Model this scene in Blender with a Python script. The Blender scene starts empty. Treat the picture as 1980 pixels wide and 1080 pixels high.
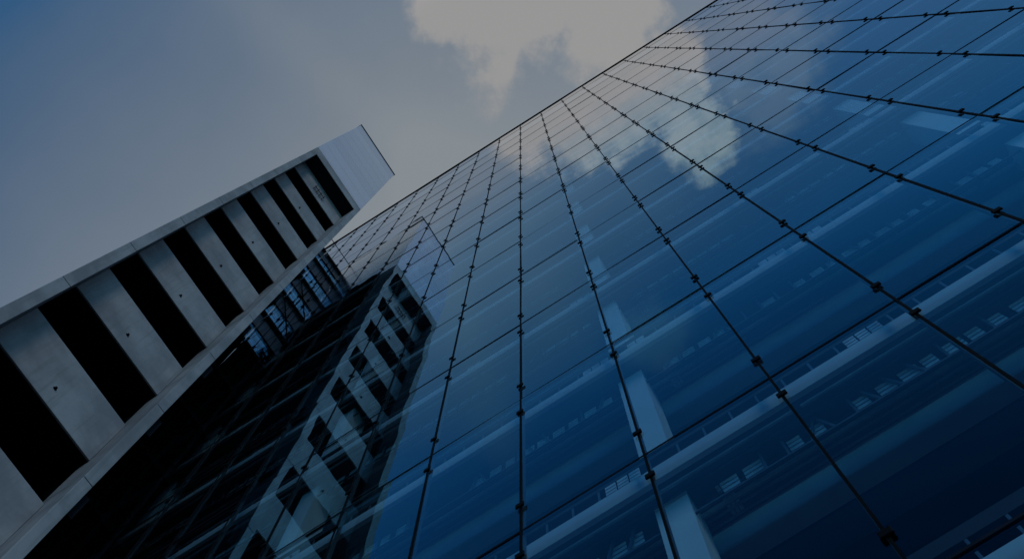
import bpy, bmesh, math, random
from mathutils import Matrix, Vector
random.seed(7)
scene = bpy.context.scene
C = bpy.context.collection
R = math.radians
EYE = 1.6                       # height of the lens above the plaza
# axes: X runs along the glass facade, Y points into it, Z is up. zc = height above the lens.

# ------------------------------------------------------------------ camera
cam_d = bpy.data.cameras.new('camera')
cam = bpy.data.objects.new('camera', cam_d)
C.objects.link(cam)
right = Vector((0.84648707, 0.52908351, -0.05941611))
down = Vector((-0.53069482, 0.82954177, -0.17384895))
fwd = Vector((-0.04269247, 0.17869271, 0.98297825))
m = Matrix((right, -down, -fwd)).transposed().to_4x4()
m.translation = (0, 0, EYE)
cam.matrix_world = m
cam_d.sensor_width = 36.0
cam_d.lens = 36.0 * 2182.31 / 1980.0
cam_d.shift_x = -147.86 / 1980.0
cam_d.shift_y = -67.5 / 1980.0
cam_d.clip_start = 0.1
cam_d.clip_end = 3000
scene.camera = cam
scene.view_settings.view_transform = 'Standard'
scene.view_settings.look = 'None'
scene.view_settings.gamma = 1
scene.view_settings.exposure = -1.0
try:
    scene.cycles.max_bounces = 10
    scene.cycles.transparent_max_bounces = 24
    scene.cycles.sample_clamp_indirect = 4
except Exception:
    pass

# ------------------------------------------------------------------ node helpers
class NT:
    def __init__(s, nt): s.nt = nt
    def n(s, t, **k):
        x = s.nt.nodes.new(t)
        for a, b in k.items(): setattr(x, a, b)
        return x
    def l(s, a, b): s.nt.links.new(a, b)
    def put(s, sock, v):
        if hasattr(v, 'is_output') or hasattr(v, 'links'): s.l(v, sock)
        else: sock.default_value = v
    def math(s, op, a, b=None, c=None, clamp=False):
        x = s.n('ShaderNodeMath', operation=op); x.use_clamp = clamp
        s.put(x.inputs[0], a)
        if b is not None: s.put(x.inputs[1], b)
        if c is not None: s.put(x.inputs[2], c)
        return x.outputs[0]
    def maprange(s, v, a, b, c=0., d=1., mode='SMOOTHSTEP'):
        x = s.n('ShaderNodeMapRange', interpolation_type=mode)
        s.put(x.inputs[0], v)
        for i, q in enumerate((a, b, c, d)): x.inputs[i + 1].default_value = q
        return x.outputs[0]
    def mix(s, f, a, b, blend='MIX'):
        x = s.n('ShaderNodeMix', data_type='RGBA', blend_type=blend)
        s.put(x.inputs[0], f)
        for i, q in ((6, a), (7, b)):
            if isinstance(q, tuple): x.inputs[i].default_value = (*q[:3], 1)
            else: s.l(q, x.inputs[i])
        return x.outputs[2]

# ------------------------------------------------------------------ sky
SUN_EL, SUN_ROT = R(34), R(133)
world = bpy.data.worlds.new('World'); scene.world = world
world.use_nodes = True
wn = world.node_tree; wn.nodes.clear(); N = NT(wn)
sky = N.n('ShaderNodeTexSky', sky_type='NISHITA')
sky.sun_disc = False; sky.sun_elevation = SUN_EL; sky.sun_rotation = SUN_ROT
sky.air_density = 1.0; sky.dust_density = 0.4; sky.ozone_density = 2.0
tc = N.n('ShaderNodeTexCoord')
sep = N.n('ShaderNodeSeparateXYZ'); N.l(tc.outputs['Generated'], sep.inputs[0])
zz = N.math('MAXIMUM', sep.outputs[2], 0.12)
px = N.math('DIVIDE', sep.outputs[0], zz)
py = N.math('DIVIDE', sep.outputs[1], zz)
# thin high haze, thicker towards +Y (behind the glass block)
xo = N.math('ADD', px, 0.10)
h = N.math('MULTIPLY_ADD', py, 2.75, 0.885)
h = N.math('SUBTRACT', h, N.math('MULTIPLY', N.math('MINIMUM', N.math('MAXIMUM', xo, 0.0), 0.4), 1.4))
h = N.math('ADD', h, N.math('MULTIPLY', N.math('MINIMUM', xo, 0.0), 0.73))
comb = N.n('ShaderNodeCombineXYZ'); N.l(px, comb.inputs[0]); N.l(py, comb.inputs[1])
nz = N.n('ShaderNodeTexNoise'); nz.inputs['Scale'].default_value = 5.5; nz.inputs['Detail'].default_value = 5
N.l(comb.outputs[0], nz.inputs['Vector'])
h = N.math('ADD', h, N.math('MULTIPLY', N.math('SUBTRACT', nz.outputs[0], 0.5), 0.30))
# a faint slanting veil of cirrus
sx = N.math('DIVIDE', N.math('ADD', px, N.math('MULTIPLY_ADD', py, -0.25, 0.135)), 0.028)
veil = N.math('MULTIPLY', N.math('POWER', 2.718, N.math('MULTIPLY', N.math('MULTIPLY', sx, sx), -1.0)), N.math('MULTIPLY', nz.outputs[0], 0.26))
h = N.math('ADD', h, veil)
h = N.maprange(h, 0.0, 1.05, 0.0, 0.98, 'LINEAR')
blue = N.n('ShaderNodeVectorMath', operation='MULTIPLY')
N.l(sky.outputs[0], blue.inputs[0]); blue.inputs[1].default_value = (1.28, 1.80, 1.88)
HAZE = (4.75, 5.3, 5.75)          # before the Background strength of 0.1
deepc = N.n('ShaderNodeVectorMath', operation='MULTIPLY')
N.l(blue.outputs[0], deepc.inputs[0]); deepc.inputs[1].default_value = (0.38, 0.90, 1.12)
skyb = N.mix(N.maprange(py, -0.34, -0.20, 1.0, 0.0), blue.outputs[0], deepc.outputs[0])
skyc = N.mix(h, skyb, HAZE)
# broken cumulus near the zenith
nw = N.n('ShaderNodeTexNoise'); nw.inputs['Scale'].default_value = 14; nw.inputs['Detail'].default_value = 7
nw.inputs['Roughness'].default_value = 0.56
N.l(comb.outputs[0], nw.inputs['Vector'])
n2 = N.n('ShaderNodeTexNoise'); n2.inputs['Scale'].default_value = 45; n2.inputs['Detail'].default_value = 6
n2.inputs['Roughness'].default_value = 0.6
N.l(comb.outputs[0], n2.inputs['Vector'])
def blob(cx, cy, rx, ry, w=1.0):
    a = N.math('DIVIDE', N.math('SUBTRACT', px, cx), rx)
    b = N.math('DIVIDE', N.math('SUBTRACT', py, cy), ry)
    d = N.math('SQRT', N.math('ADD', N.math('MULTIPLY', a, a), N.math('MULTIPLY', b, b)))
    return N.math('MULTIPLY', N.math('SUBTRACT', 1.0, d), w)
cl = None
for q in [(0.035, -0.025, 0.100, 0.055), (0.075, 0.020, 0.062, 0.060), (-0.022, -0.060, 0.052, 0.045),
          (0.040, -0.082, 0.105, 0.050, 1.25), (0.088, -0.105, 0.038, 0.042, 1.2), (0.092, -0.146, 0.040, 0.034, .85),
          (0.045, -0.118, 0.030, 0.022, .9), (-0.022, 0.000, 0.030, 0.034, .38)]:
    b = blob(*q); cl = b if cl is None else N.math('MAXIMUM', cl, b)
dens = N.math('ADD', cl, N.math('ADD', N.math('MULTIPLY', N.math('SUBTRACT', nw.outputs[0], 0.5), 1.6),
                               N.math('MULTIPLY', N.math('SUBTRACT', n2.outputs[0], 0.5), 0.75)))
core = dens
dens = N.maprange(dens, -0.16, 0.34, 0.0, 1.0)
wisp = None
for q in [(-0.036, -0.285, 0.05, 0.035), (0.165, -0.125, 0.085, 0.075, 1.3)]:
    b = blob(*q); wisp = b if wisp is None else N.math('MAXIMUM', wisp, b)
wisp = N.math('ADD', wisp, N.math('MULTIPLY', N.math('SUBTRACT', nw.outputs[0], 0.5), 1.8))
wisp = N.math('MULTIPLY', N.maprange(wisp, 0.0, 0.7), 0.26)
dens = N.math('MAXIMUM', dens, wisp)
shade = N.maprange(N.math('ADD', core, N.math('MULTIPLY', n2.outputs[0], 0.8)), 0.25, 0.85)
cloudc = N.mix(shade, (5.5, 5.65, 5.85), (6.15, 6.12, 6.1))
lit = N.maprange(py, -0.15, -0.06, 1.0, 0.0)      # the sunlit flank is brighter than the underside overhead
flank = N.mix(N.maprange(N.math('ADD', n2.outputs[0], nw.outputs[0]), 0.80, 1.15), (7.2, 7.0, 7.4), (10.8, 9.0, 8.7))
cloudc = N.mix(lit, cloudc, flank)
cloudc = N.mix(N.maprange(py, -0.25, -0.18, 1.0, 0.0), cloudc, (4.6, 6.2, 7.6))
skyc = N.mix(dens, skyc, cloudc)
bg = N.n('ShaderNodeBackground'); bg.inputs[1].default_value = 0.1
N.l(skyc, bg.inputs[0])
wo = N.n('ShaderNodeOutputWorld'); N.l(bg.outputs[0], wo.inputs[0])

sun_d = bpy.data.lights.new('sun', 'SUN'); sun_d.energy = 1.15; sun_d.angle = R(14); sun_d.color = (1.0, 0.94, 0.86)
sun = bpy.data.objects.new('sun', sun_d); C.objects.link(sun)
sv = Vector((math.sin(SUN_ROT) * math.cos(SUN_EL), math.cos(SUN_ROT) * math.cos(SUN_EL), math.sin(SUN_EL)))
sun.rotation_euler = sv.to_track_quat('Z', 'Y').to_euler()

# ------------------------------------------------------------------ materials
def newmat(name):
    mt = bpy.data.materials.new(name); mt.use_nodes = True
    mt.node_tree.nodes.clear()
    return mt, NT(mt.node_tree)
def plain(name, col, rough=0.6, metal=0.0, var=0.15, scale=3.0, bump=0.0, spec=0.5):
    mt, n = newmat(name)
    o = n.n('ShaderNodeOutputMaterial'); p = n.n('ShaderNodeBsdfPrincipled')
    n.l(p.outputs[0], o.inputs[0])
    t = n.n('ShaderNodeTexCoord'); z = n.n('ShaderNodeTexNoise')
    z.inputs['Scale'].default_value = scale; z.inputs['Detail'].default_value = 6
    n.l(t.outputs['Object'], z.inputs['Vector'])
    f = n.maprange(z.outputs[0], 0.3, 0.7)
    a = tuple(c * (1 - var) for c in col); b = tuple(min(1, c * (1 + var)) for c in col)
    n.l(n.mix(f, a, b), p.inputs['Base Color'])
    p.inputs['Roughness'].default_value = rough; p.inputs['Metallic'].default_value = metal
    p.inputs['Specular IOR Level'].default_value = spec
    if bump:
        bp = n.n('ShaderNodeBump'); bp.inputs['Strength'].default_value = bump; bp.inputs['Distance'].default_value = 0.02
        n.l(z.outputs[0], bp.inputs['Height']); n.l(bp.outputs[0], p.inputs['Normal'])
    return mt

def concrete_mat():
    mt, n = newmat('concrete')
    o = n.n('ShaderNodeOutputMaterial'); p = n.n('ShaderNodeBsdfPrincipled'); n.l(p.outputs[0], o.inputs[0])
    t = n.n('ShaderNodeTexCoord')
    def noise(sc, det, vec=None, rough=.6):
        z = n.n('ShaderNodeTexNoise'); z.inputs['Scale'].default_value = sc; z.inputs['Detail'].default_value = det
        z.inputs['Roughness'].default_value = rough
        n.l(vec or t.outputs['Object'], z.inputs['Vector']); return z.outputs[0]
    big = noise(0.7, 5); fine = noise(14, 8, rough=.7)
    mp = n.n('ShaderNodeMapping'); mp.inputs['Scale'].default_value = (5, 5, 0.25)
    n.l(t.outputs['Object'], mp.inputs[0])
    streak = noise(1.6, 6, mp.outputs[0])
    c = n.mix(n.maprange(big, .3, .7), (0.155, 0.143, 0.163), (0.29, 0.265, 0.285))
    c = n.mix(n.math('MULTIPLY', n.maprange(streak, .48, .72), .55), c, (0.13, 0.135, 0.14))
    c = n.mix(n.math('MULTIPLY', n.maprange(fine, .55, .72), .35), c, (0.15, 0.155, 0.16))
    v = n.n('ShaderNodeTexVoronoi'); v.inputs['Scale'].default_value = 2.3; n.l(t.outputs['Object'], v.inputs['Vector'])
    pit = n.maprange(v.outputs['Distance'], 0.015, 0.05, 1, 0)
    c = n.mix(n.math('MULTIPLY', pit, .7), c, (0.05, 0.055, 0.06))
    n.l(c, p.inputs['Base Color'])
    p.inputs['Roughness'].default_value = 0.62
    bp = n.n('ShaderNodeBump'); bp.inputs['Strength'].default_value = .25; bp.inputs['Distance'].default_value = .02
    n.l(fine, bp.inputs['Height']); n.l(bp.outputs[0], p.inputs['Normal'])
    return mt

def cladding_mat():
    mt, n = newmat('metal_cladding')
    o = n.n('ShaderNodeOutputMaterial'); p = n.n('ShaderNodeBsdfPrincipled'); n.l(p.outputs[0], o.inputs[0])
    t = n.n('ShaderNodeTexCoord'); s = n.n('ShaderNodeSeparateXYZ'); n.l(t.outputs['Object'], s.inputs[0])
    fr = n.math('FRACT', n.math('DIVIDE', s.outputs[2], 1.85))
    line = n.maprange(n.math('ABSOLUTE', n.math('SUBTRACT', fr, .5)), .478, .494)
    cell = n.n('ShaderNodeTexWhiteNoise', noise_dimensions='1D')
    n.l(n.math('FLOOR', n.math('DIVIDE', s.outputs[2], 1.85)), cell.inputs['W'])
    c = n.mix(cell.outputs[0], (0.56, 0.63, 0.74), (0.66, 0.73, 0.84))
    c = n.mix(n.math('MULTIPLY', line, .85), c, (0.25, 0.28, 0.32))
    n.l(c, p.inputs['Base Color']); p.inputs['Roughness'].default_value = .22; p.inputs['Metallic'].default_value = .8
    return mt

def glass_mat(name, wave=0.0, tint=(0.52, 0.70, 0.82), low=(0.03, 0.13, 0.23), mid=(0.28, 0.76, 1.0)):
    mt, n = newmat(name)
    o = n.n('ShaderNodeOutputMaterial')
    g = n.n('ShaderNodeNewGeometry')
    d = n.n('ShaderNodeVectorMath', operation='DOT_PRODUCT')
    n.l(g.outputs['Incoming'], d.inputs[0]); n.l(g.outputs['Normal'], d.inputs[1])
    c = n.math('ABSOLUTE', d.outputs['Value'])
    s = n.math('MULTIPLY_ADD', n.math('POWER', n.math('SUBTRACT', 1.0, c), 5.0), 0.95, 0.05)
    q = n.math('SUBTRACT', 1.0, s)
    F = n.math('SUBTRACT', 1.0, n.math('MULTIPLY', q, q))
    F = n.math('MULTIPLY', F, 0.965)
    r = n.n('ShaderNodeValToRGB')
    el = r.color_ramp.elements
    el[0].position = 0.12; el[0].color = (*low, 1)
    el[1].position = 0.87; el[1].color = (0.95, 0.97, 1, 1)
    e = el.new(0.42); e.color = (*mid, 1)
    e = el.new(0.77); e.color = (0.56, 0.83, 1, 1)
    n.l(F, r.inputs[0])
    gl = n.n('ShaderNodeBsdfGlossy'); gl.inputs['Roughness'].default_value = 0.0
    n.l(r.outputs[0], gl.inputs['Color'])
    tr = n.n('ShaderNodeBsdfTransparent'); tr.inputs[0].default_value = (*tint, 1)
    mx = n.n('ShaderNodeMixShader'); n.l(F, mx.inputs[0]); n.l(tr.outputs[0], mx.inputs[1]); n.l(gl.outputs[0], mx.inputs[2])
    n.l(mx.outputs[0], o.inputs[0])
    t = n.n('ShaderNodeTexCoord')
    z = n.n('ShaderNodeTexNoise'); z.inputs['Detail'].default_value = 2
    mp = n.n('ShaderNodeMapping'); n.l(t.outputs['Object'], mp.inputs[0]); n.l(mp.outputs[0], z.inputs['Vector'])
    z.inputs['Scale'].default_value = 1.0
    bp = n.n('ShaderNodeBump'); bp.inputs['Strength'].default_value = 1.0
    if wave:
        mp.inputs['Scale'].default_value = (1.2, 0.9, 4.0); bp.inputs['Distance'].default_value = wave
    else:
        mp.inputs['Scale'].default_value = (0.55, 1, 0.30); bp.inputs['Distance'].default_value = 0.006
    n.l(z.outputs[0], bp.inputs['Height']); n.l(bp.outputs[0], gl.inputs['Normal'])
    return mt

def clear_mat():
    mt, n = newmat('glass_edge')
    o = n.n('ShaderNodeOutputMaterial'); tr = n.n('ShaderNodeBsdfTransparent')
    tr.inputs[0].default_value = (.97, .98, .98, 1); n.l(tr.outputs[0], o.inputs[0])
    return mt

M = dict(
    concrete=concrete_mat(), cladding=cladding_mat(), glass=glass_mat('facade_glass'), edge=clear_mat(),
    wavy=glass_mat('link_glass', wave=0.13),
    dark=plain('black_steel', (0.004, 0.0045, 0.006), 0.6, 0.0, .2, spec=.02),
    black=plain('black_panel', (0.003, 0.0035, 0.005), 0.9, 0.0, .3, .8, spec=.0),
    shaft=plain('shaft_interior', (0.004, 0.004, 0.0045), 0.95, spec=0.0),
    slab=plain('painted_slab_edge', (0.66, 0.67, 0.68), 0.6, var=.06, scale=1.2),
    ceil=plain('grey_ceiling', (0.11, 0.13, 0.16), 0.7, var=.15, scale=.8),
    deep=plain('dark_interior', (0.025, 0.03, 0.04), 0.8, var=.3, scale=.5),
    column=plain('white_column', (0.80, 0.80, 0.80), 0.55, var=.05, scale=1.5),
    beam=plain('grey_beam', (0.62, 0.64, 0.66), 0.5, var=.06),
    truss=plain('truss_steel', (0.10, 0.12, 0.15), 0.5),
    lattice=plain('lattice_panel', (0.70, 0.72, 0.74), 0.5, var=.25, scale=1.7),
    pipe=plain('galvanised_pipe', (0.34, 0.37, 0.40), 0.45, var=.2),
    gasket=plain('gasket', (0.012, 0.016, 0.026), 0.8, spec=.0),
    alu=plain('aluminium_mullion', (0.09, 0.10, 0.11), 0.5, .0),
    spandrel=plain('spandrel_panel', (0.10, 0.13, 0.17), 0.45, .2),
    pave=plain('plaza_paving', (0.09, 0.09, 0.09), 0.8, var=.25, scale=.6),
    bracket=plain('bracket_paint_soffit_shade', (0.014, 0.017, 0.022), 0.8, spec=.0),
)

# ------------------------------------------------------------------ mesh helpers
def box(bm, x0, x1, y0, y1, z0, z1, mi=0):
    v = [bm.verts.new(p) for p in ((x0, y0, z0), (x1, y0, z0), (x1, y1, z0), (x0, y1, z0),
                                   (x0, y0, z1), (x1, y0, z1), (x1, y1, z1), (x0, y1, z1))]
    fs = []
    for q in ((3, 2, 1, 0), (4, 5, 6, 7), (0, 1, 5, 4), (1, 2, 6, 5), (2, 3, 7, 6), (3, 0, 4, 7)):
        f = bm.faces.new([v[i] for i in q]); f.material_index = mi; fs.append(f)
    return v, fs
def bar(bm, a, b, w, t):
    """rectangular bar from a to b"""
    a, b = Vector(a), Vector(b); d = (b - a)
    u = d.normalized(); s = u.cross(Vector((0, 1, 0)))
    if s.length < .01: s = u.cross(Vector((0, 0, 1)))
    s.normalize(); k = u.cross(s)
    v = [bm.verts.new(p + s * i * w / 2 + k * j * t / 2) for p in (a, b) for i, j in ((-1, -1), (1, -1), (1, 1), (-1, 1))]
    for q in ((3, 2, 1, 0), (4, 5, 6, 7), (0, 1, 5, 4), (1, 2, 6, 5), (2, 3, 7, 6), (3, 0, 4, 7)):
        bm.faces.new([v[i] for i in q])
def cyl(bm, a, b, r, n=12):
    a, b = Vector(a), Vector(b); u = (b - a).normalized()
    s = u.orthogonal().normalized(); k = u.cross(s)
    ra = [bm.verts.new(a + (s * math.cos(t) + k * math.sin(t)) * r) for t in [2 * math.pi * i / n for i in range(n)]]
    rb = [bm.verts.new(v.co + (b - a)) for v in ra]
    for i in range(n):
        bm.faces.new((ra[i], ra[(i + 1) % n], rb[(i + 1) % n], rb[i]))
    bm.faces.new(ra[::-1]); bm.faces.new(rb)
def mesh(name, bm, mats, bevel=0.0):
    if bevel:
        bmesh.ops.bevel(bm, geom=bm.edges[:], offset=bevel, segments=1, affect='EDGES', clamp_overlap=True)
    bmesh.ops.recalc_face_normals(bm, faces=bm.faces[:])
    me = bpy.data.meshes.new(name); bm.to_mesh(me); bm.free()
    for q in (mats if isinstance(mats, (list, tuple)) else [mats]): me.materials.append(q)
    return me
def obj(name, me, parent=None, loc=None, **props):
    o = bpy.data.objects.new(name, me); C.objects.link(o)
    if loc is not None: o.location = loc
    if parent is not None:
        o.parent = parent
    for k, v in props.items(): o[k] = v
    return o
def thing(name, label, cat, loc=(0, 0, 0), group=None):
    o = bpy.data.objects.new(name, None); C.objects.link(o); o.location = loc
    o['label'] = label; o['category'] = cat
    if group: o['group'] = group
    return o
def B(*boxes):
    bm = bmesh.new()
    for b in boxes: box(bm, *b)
    return bm
G = EYE     # parts use zc (height above lens); roots stand at z = 0 on the plaza, so add G to zc

# ------------------------------------------------------------------ ground
bm = bmesh.new(); box(bm, -400, 400, -400, 400, -0.4, 0.0)
g = obj('ground', mesh('ground', bm, M['pave'])); g['kind'] = 'structure'

# ------------------------------------------------------------------ glass office block
YG = 4.16; W = 1.5; X0 = -2.65; H = 4.377; Z0 = 10.96 + G; ZR = 70.78 + G
I0, I1 = -15, 13
XL, XR = X0 + I0 * W, X0 + I1 * W
rows = [0.02, Z0 - 2 * H, Z0 - H] + [Z0 + k * H for k in range(0, 14)] + [ZR]
tower = thing('glass_office_block', 'tall blue glass office block with cable jointed panes filling the right side', 'building')

fx, fy = 2182.31, 2182.31
def project(p):
    v = Vector(p) - Vector((0, 0, EYE))
    x, y, z = right.dot(v), down.dot(v), fwd.dot(v)
    if z <= 0.01: return None
    return 990 + 147.86 + fx * x / z, 540 - 67.5 + fx * y / z
def seen(p, mg=60):
    q = project(p)
    return q is not None and -mg < q[0] < 1980 + mg and -mg < q[1] < 1080 + mg

# panes
panes = []
for i in range(I0, I1):
    for k in range(len(rows) - 1):
        c = (X0 + (i + .5) * W, YG, (rows[k] + rows[k + 1]) / 2)
        panes.append((0 if seen(c, 160) else 1, (Vector(c) - Vector((0, 0, EYE))).length, i, k, c))
panes.sort()
def pane_bm(bm, c, w, h, off):
    v, fs = box(bm, off[0] - w / 2, off[0] + w / 2, off[1], off[1] + .018, off[2] - h / 2, off[2] + h / 2, 1)
    fs[2].material_index = 0
    tx, tz = random.gauss(0, .0016), random.gauss(0, .0024)
    for q in v:
        q.co.y += (q.co.x - off[0]) * tz + (q.co.z - off[2]) * tx
rest = bmesh.new()
for n, (vis, dist, i, k, c) in enumerate(panes):
    h = rows[k + 1] - rows[k] - .014; w = W - .012
    if n < 100:
        bm = bmesh.new(); pane_bm(bm, c, w, h, (0, 0, 0))
        obj('glass_pane', mesh('glass_pane', bm, [M['glass'], M['edge']]), tower, c)
    else:
        pane_bm(rest, c, w, h, c)
obj('glass_pane', mesh('glass_pane', rest, [M['glass'], M['edge']]), tower, kind='stuff')

# vertical joints (steel cable rods) and slim inner mullions
for i in range(I0, I1 + 1):
    x = X0 + i * W
    obj('joint_rod', mesh('joint_rod', B((x - .0135, x + .0135, YG - .014, YG - .001, 0.0, ZR)), M['dark']), tower)
for i in range(I0, I1 + 1):
    x = X0 + i * W
    obj('mullion', mesh('mullion', B((x - .013, x + .013, YG + .03, YG + .08, 0.0, ZR - .5)), M['alu']), tower)
# horizontal joints
for k in range(1, len(rows) - 1):
    z = rows[k]
    obj('transom_joint', mesh('transom_joint', B((XL, XR, YG - .007, YG - .001, z - .018, z + .018), (XL, XR, YG + .02, YG + .032, z - .03, z + .03)), M['gasket']), tower)
    obj('inner_rail', mesh('inner_rail', B((XL, XR, YG + .06, YG + .07, z + .05, z + .075)), M['alu']), tower)
obj('roof_edge', mesh('roof_edge', B((XL - .1, XR + .1, YG - .05, YG + .22, ZR, ZR + .12)), M['dark']), tower)

# clamps, a pair at every crossing
bm = bmesh.new(); box(bm, -.054, .054, -.025, .0, -.045, .045)
clamp_me = mesh('clamp', bm, M['dark'], .006)
cl_all = []
for i in range(I0, I1 + 1):
    for k in range(1, len(rows) - 1):
        for dz in (-.60, .62):
            p = (X0 + i * W, YG - .015, rows[k] + dz)
            cl_all.append((0 if seen(p, 10) else 1, (Vector(p) - Vector((0, 0, EYE))).length, p))
cl_all.sort()
rest = bmesh.new()
for n, (vis, dist, p) in enumerate(cl_all):
    if n < 100: obj('clamp', clamp_me, tower, p)
    else:
        box(rest, p[0] - .06, p[0] + .06, p[1] - .028, p[1], p[2] - .05, p[2] + .05)
obj('clamp', mesh('clamp', rest, M['dark']), tower, kind='stuff')

# floors seen through the glass
COLX = [-1.17 + 6.28 * j for j in range(-3, 4) if XL + 1 < -1.17 + 6.28 * j < XR - 1]
XI0, XI1 = XL + .05, XR - .05
fl_rows = [Z0 - 2 * H, Z0 - H] + [Z0 + k * H for k in range(0, 14)]
for zk in fl_rows:
    b = zk - .13
    slab = obj('floor_slab', mesh('floor_slab', B((XI0, XI1, YG + .24, YG + .30, b, zk + .19)), M['slab'], ), tower)
    obj('ceiling_panel', mesh('ceiling_panel', B((XI0, XI1, YG + .303, YG + 1.07, b + .015, b + .14)), M['ceil']), slab)
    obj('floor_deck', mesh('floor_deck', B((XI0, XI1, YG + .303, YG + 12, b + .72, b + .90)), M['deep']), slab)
    obj('ceiling_beam', mesh('ceiling_beam', B((XI0, XI1, YG + 1.31, YG + 1.54, b, b + .715)), M['beam']), slab)
    obj('ceiling_duct', mesh('ceiling_duct', B((XI0, XI1, YG + 1.60, YG + 2.0, b + .05, b + .40)), M['ceil']), slab)
    pp = bmesh.new()
    for e_, dz_, r_ in ((.36, -.05, .022), (.80, -.10, .035), (.90, -.06, .02), (1.00, -.05, .016)):
        x = XI0
        while x < XI1 - 1:
            L = random.uniform(5, 11); x2 = min(XI1, x + L)
            if random.random() < .8: cyl(pp, (x, YG + e_, b + dz_), (x2 - .1, YG + e_, b + dz_), r_, 8)
            x = x2
    obj('ceiling_pipe', mesh('ceiling_pipe', pp, M['pipe']), slab)
    obj('ceiling_trim', mesh('ceiling_trim', B((XI0, XI1, YG + 1.072, YG + 1.09, b + .0, b + .10)), M['lattice']), slab)
    # truss hanging under the ceiling panel, lattice panels behind it
    bm = bmesh.new(); lt = bmesh.new(); bb = bmesh.new()
    zt, zb = b + .01, b - .46
    edges = [XI0] + COLX + [XI1]
    box(bm, XI0, XI1, YG + .54, YG + .57, zb - .03, zb)
    box(bm, XI0, XI1, YG + .48, YG + .50, zt - .03, zt)
    box(bm, XI0, XI1, YG + .70, YG + .76, zt - .06, zt)
    for a, c in zip(edges[:-1], edges[1:]):
        x = a + .5
        while x < c - .5:
            if random.random() < .82:
                bar(bm, (x, YG + .555, zb), (x + random.choice((0, 0, .13, -.13)), YG + .555, zt), .028, .03)
            if random.random() < (.95 if math.sin(x * 1.3 + zk) > -.8 else .15):
                ww = random.choice((.15, .19, .21))
                nb = 4
                for s in range(nb):
                    z1 = zb + .04 + s * (.36 / nb)
                    box(lt, x + .03, x + .03 + ww, YG + .59, YG + .60, z1, z1 + .36 / nb - .025)
            x += .26
    for a, c in zip(edges[:-1], edges[1:]):
        x = a + .3
        while x < c - .3:
            box(bb, x, x + .025, YG + .306, YG + .32, zk + .06, zk + .62); x += .33
    box(bb, XI0, XI1, YG + .31, YG + .33, zk + .62, zk + .65)
    for j, (x, n_) in enumerate([t for t in [(X0 + 1.5 * q + dx, nn) for q in range(I0 + 1, I1 - 1, 1) if (q - 1) % 2 == 0 for dx, nn in ((-.62, 3), (.14, 2))] if random.random() < .5]):
        vg = bmesh.new()
        for q in range(n_):
            for hh in (.36, .44, .52): box(vg, x + q * .15, x + q * .15 + .13, YG + .30, YG + .318, zk + hh, zk + hh + .055)
        obj('vent_grille', mesh('vent_grille', vg, M['lattice']), slab)
    for x in COLX:
        vg = bmesh.new()
        for q in range(5):
            for r_ in range(3):
                box(vg, x + .46 + r_ * .05, x + .46 + r_ * .05 + .04, YG + .62 + q * .075, YG + .62 + q * .075 + .06, b - .05, b - .03)
        obj('soffit_louvre', mesh('soffit_louvre', vg, M['lattice']), slab)
    obj('ceiling_truss', mesh('ceiling_truss', bm, M['truss']), slab)
    obj('ceiling_lattice', mesh('ceiling_lattice', lt, M['lattice']), slab)
    obj('railing', mesh('railing', bb, M['truss']), slab)
# columns behind the slab edges
for x in COLX:
    obj('column', mesh('column', B((x - .19, x + .19, YG + .50, YG + .92, 0, ZR - 3)), M['column'], ), tower)
# body of the block: rear wall, ends and roof
bm = bmesh.new()
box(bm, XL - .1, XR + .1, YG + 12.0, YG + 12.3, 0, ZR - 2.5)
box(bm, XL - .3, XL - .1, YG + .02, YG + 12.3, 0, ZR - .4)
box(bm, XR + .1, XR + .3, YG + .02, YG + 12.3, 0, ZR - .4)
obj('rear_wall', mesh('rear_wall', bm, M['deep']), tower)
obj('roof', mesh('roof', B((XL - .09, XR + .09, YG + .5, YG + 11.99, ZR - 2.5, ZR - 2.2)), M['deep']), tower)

# ------------------------------------------------------------------ concrete stair tower
st = thing('concrete_stair_tower', 'slender grey concrete stair tower with dark slots, left of the glass block', 'tower')
XF = -10.93; ya, yb = -1.08, 2.57; yai, ybi = -.80, 2.32; XB = -11.60
ZT = 55.45 + G; ZTI = 54.17 + G; REAR = -25.0
PH = 4.24
# frame members, one length per storey with open joints between them
js = [20.1 + G + PH * k for k in range(-5, 9)]
js = [0.0] + [z for z in js if 0 < z < ZTI - 1] + [ZTI + .0]
for (y0, y1, back) in ((ya, yai, XF - .72), (ybi, yb, XF - .95)):
    for a, c in zip(js[:-1], js[1:]):
        bm = B((back, XF, y0, y1, a + .012, c - .012))
        obj('frame_member', mesh('frame_member', bm, M['concrete'], .008), st)
obj('head_beam', mesh('head_beam', B((XF - .95, XF, ya, yb, ZTI, ZT)), M['concrete'], .008), st)
obj('soffit_shade_panel', mesh('soffit_shade_panel', B((XB - .05, XF - .02, yai + .003, ybi - .003, ZTI - .03, ZTI - .003)), M['bracket']), st)  # added dark panel over the concrete underside, its colour standing in for shade
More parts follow.
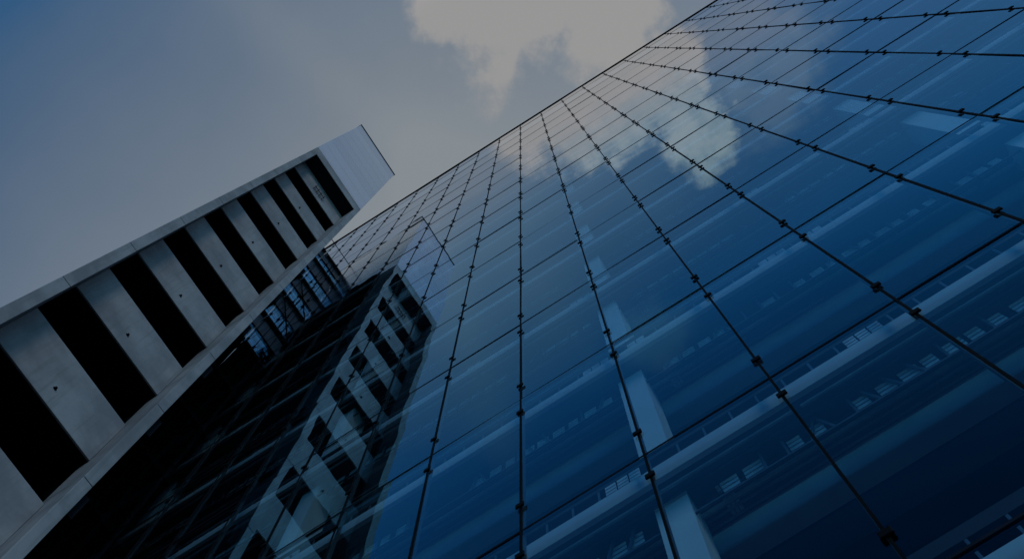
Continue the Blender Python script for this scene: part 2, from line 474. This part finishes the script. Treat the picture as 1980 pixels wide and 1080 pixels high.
# spandrel bands between the slots
P2 = 4.262
for k in range(-5, 8):
    z0 = 21.85 + G + P2 * k; z1 = 23.95 + G + P2 * k
    if k == 7: z1 = ZTI - .035
    if z1 < 0: continue
    z0 = max(z0, 0)
    band = obj('wall_band', mesh('wall_band', B((XB - .05, XB, yai + .004, ybi - .004, z0, z1)), M['concrete'], .008), st)
    if k < 7:
        bm = bmesh.new(); cyl(bm, (XB - .02, .78, z0 + .62), (XB + .006, .78, z0 + .62), .05, 10)
        cyl(bm, (XB + .004, .78, z0 + .62), (XB + .05, .78, z0 + .62), .028, 10)
        obj('drain_outlet', mesh('drain_outlet', bm, M['dark']), band)
    else:
        bm = bmesh.new()
        cz = z0 + .95
        for r_ in range(4):
            yy = .45 + r_ * .20
            bar(bm, (XB + .10, yy, cz - .28), (XB + .10, yy, cz + .28), .03, .03)
            bar(bm, (XB, yy, cz - .26), (XB + .10, yy, cz - .26), .03, .03)
        bar(bm, (XB + .10, .40, cz), (XB + .10, 1.10, cz), .03, .03)
        obj('cable_bracket', mesh('cable_bracket', bm, M['dark']), band)
# black shaft inside
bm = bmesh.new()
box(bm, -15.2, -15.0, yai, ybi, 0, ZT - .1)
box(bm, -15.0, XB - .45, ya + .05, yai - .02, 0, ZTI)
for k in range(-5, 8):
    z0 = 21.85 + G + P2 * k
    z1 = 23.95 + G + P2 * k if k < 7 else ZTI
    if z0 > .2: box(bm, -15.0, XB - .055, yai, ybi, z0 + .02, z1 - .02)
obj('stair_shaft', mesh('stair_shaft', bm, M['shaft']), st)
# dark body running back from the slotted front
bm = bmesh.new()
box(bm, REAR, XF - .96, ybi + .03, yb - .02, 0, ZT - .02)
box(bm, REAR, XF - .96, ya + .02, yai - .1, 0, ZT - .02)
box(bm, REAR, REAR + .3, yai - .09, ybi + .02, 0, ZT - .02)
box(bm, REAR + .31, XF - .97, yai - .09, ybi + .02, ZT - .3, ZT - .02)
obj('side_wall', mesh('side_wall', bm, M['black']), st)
for k in range(-4, 8):
    z = 20.1 + G + PH * k
    if z < 1 or z > 44: continue
    obj('wall_bracket', mesh('wall_bracket', B((XF - .62, XF - .16, yb - .01, yb + .17, z - .92, z - .04)), M['bracket'], .01), st)
# metal clad head
bm = B((-16.5, XF - .012, ya, yb, ZT + .03, ZR - .14))
obj('clad_head', mesh('clad_head', bm, M['cladding'], .01), st)
obj('coping', mesh('coping', B((-16.53, XF + .02, ya - .03, yb + .03, ZR - .138, ZR - .06)), M['dark']), st)
obj('shadow_gap', mesh('shadow_gap', B((-16.4, XF - .06, ya + .04, yb - .04, ZT - .02 + .022, ZT + .028)), M['dark']), st)

# ------------------------------------------------------------------ glazed link between the two
XW = -16.5; ZL = 67.2 + G
lk = thing('glazed_link_wall', 'narrow dark glazed link closing the gap between concrete tower and glass block', 'link wall')
levels = [67.2, 64.3, 59.8, 55.5, 51.2, 46.9, 42.6, 38.3, 34.0, 29.7]
for z in levels:
    obj('transom', mesh('transom', B((XW - .2, XW + .16, yb + .01, YG - .016, z + G - .30, z + G)), M['dark'], .01), lk)
    if z > 55: obj('transom_trim', mesh('transom_trim', B((XW - .1, XW + .06, yb + .01, YG - .016, z + G - .42, z + G - .302)), M['alu']), lk)
for za, zb2 in zip(levels[:-1], levels[1:]):
    hh = za - .42 - zb2
    s0 = za + G - .42 - hh * .42
    if za > 50:
        obj('spandrel_panel', mesh('spandrel_panel', B((XW - .1, XW + .02, yb + .01, YG - .016, s0, za + G - .422)), M['spandrel']), lk)
        v = bmesh.new(); box(v, XW - .03, XW, yb + .01, YG - .016, zb2 + G + .002, s0 - .03, 1)
        for f in v.faces:
            f.normal_update()
            if f.normal.x > .5: f.material_index = 0
        for f in v.faces: f.material_index = 0
        obj('link_pane', mesh('link_pane', v, [M['wavy'], M['edge']]), lk)
        obj('sill_rail', mesh('sill_rail', B((XW - .05, XW + .05, yb + .01, YG - .016, s0 - .03, s0)), M['dark']), lk)
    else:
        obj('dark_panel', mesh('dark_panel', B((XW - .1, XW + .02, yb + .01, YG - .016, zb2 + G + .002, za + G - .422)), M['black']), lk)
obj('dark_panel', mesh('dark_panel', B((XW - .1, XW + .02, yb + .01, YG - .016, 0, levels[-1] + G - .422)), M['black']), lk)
for z0, z1 in zip(levels[1:5], levels[:4]):
    ym = random.uniform(3.2, 3.5)
    mb = B((XW - .02, XW + .05, ym, ym + .05, z0 + G + .003, z1 + G - .425))
    if z1 < 64: bar(mb, (XW + .09, yb + .05, z0 + G + .1), (XW + .09, YG - .08, z1 + G - .6), .05, .05)
    obj('link_mullion', mesh('link_mullion', mb, M['dark']), lk)
bm = bmesh.new(); bar(bm, (XW, yb + .04, ZR - .1), (XW, YG - .01, ZR - .1), .04, .04)
t = obj('tie_rod', mesh('tie_rod', bm, M['dark']))
t['label'] = 'thin dark steel rod running from the clad tower head to the glass roof edge'; t['category'] = 'rod'
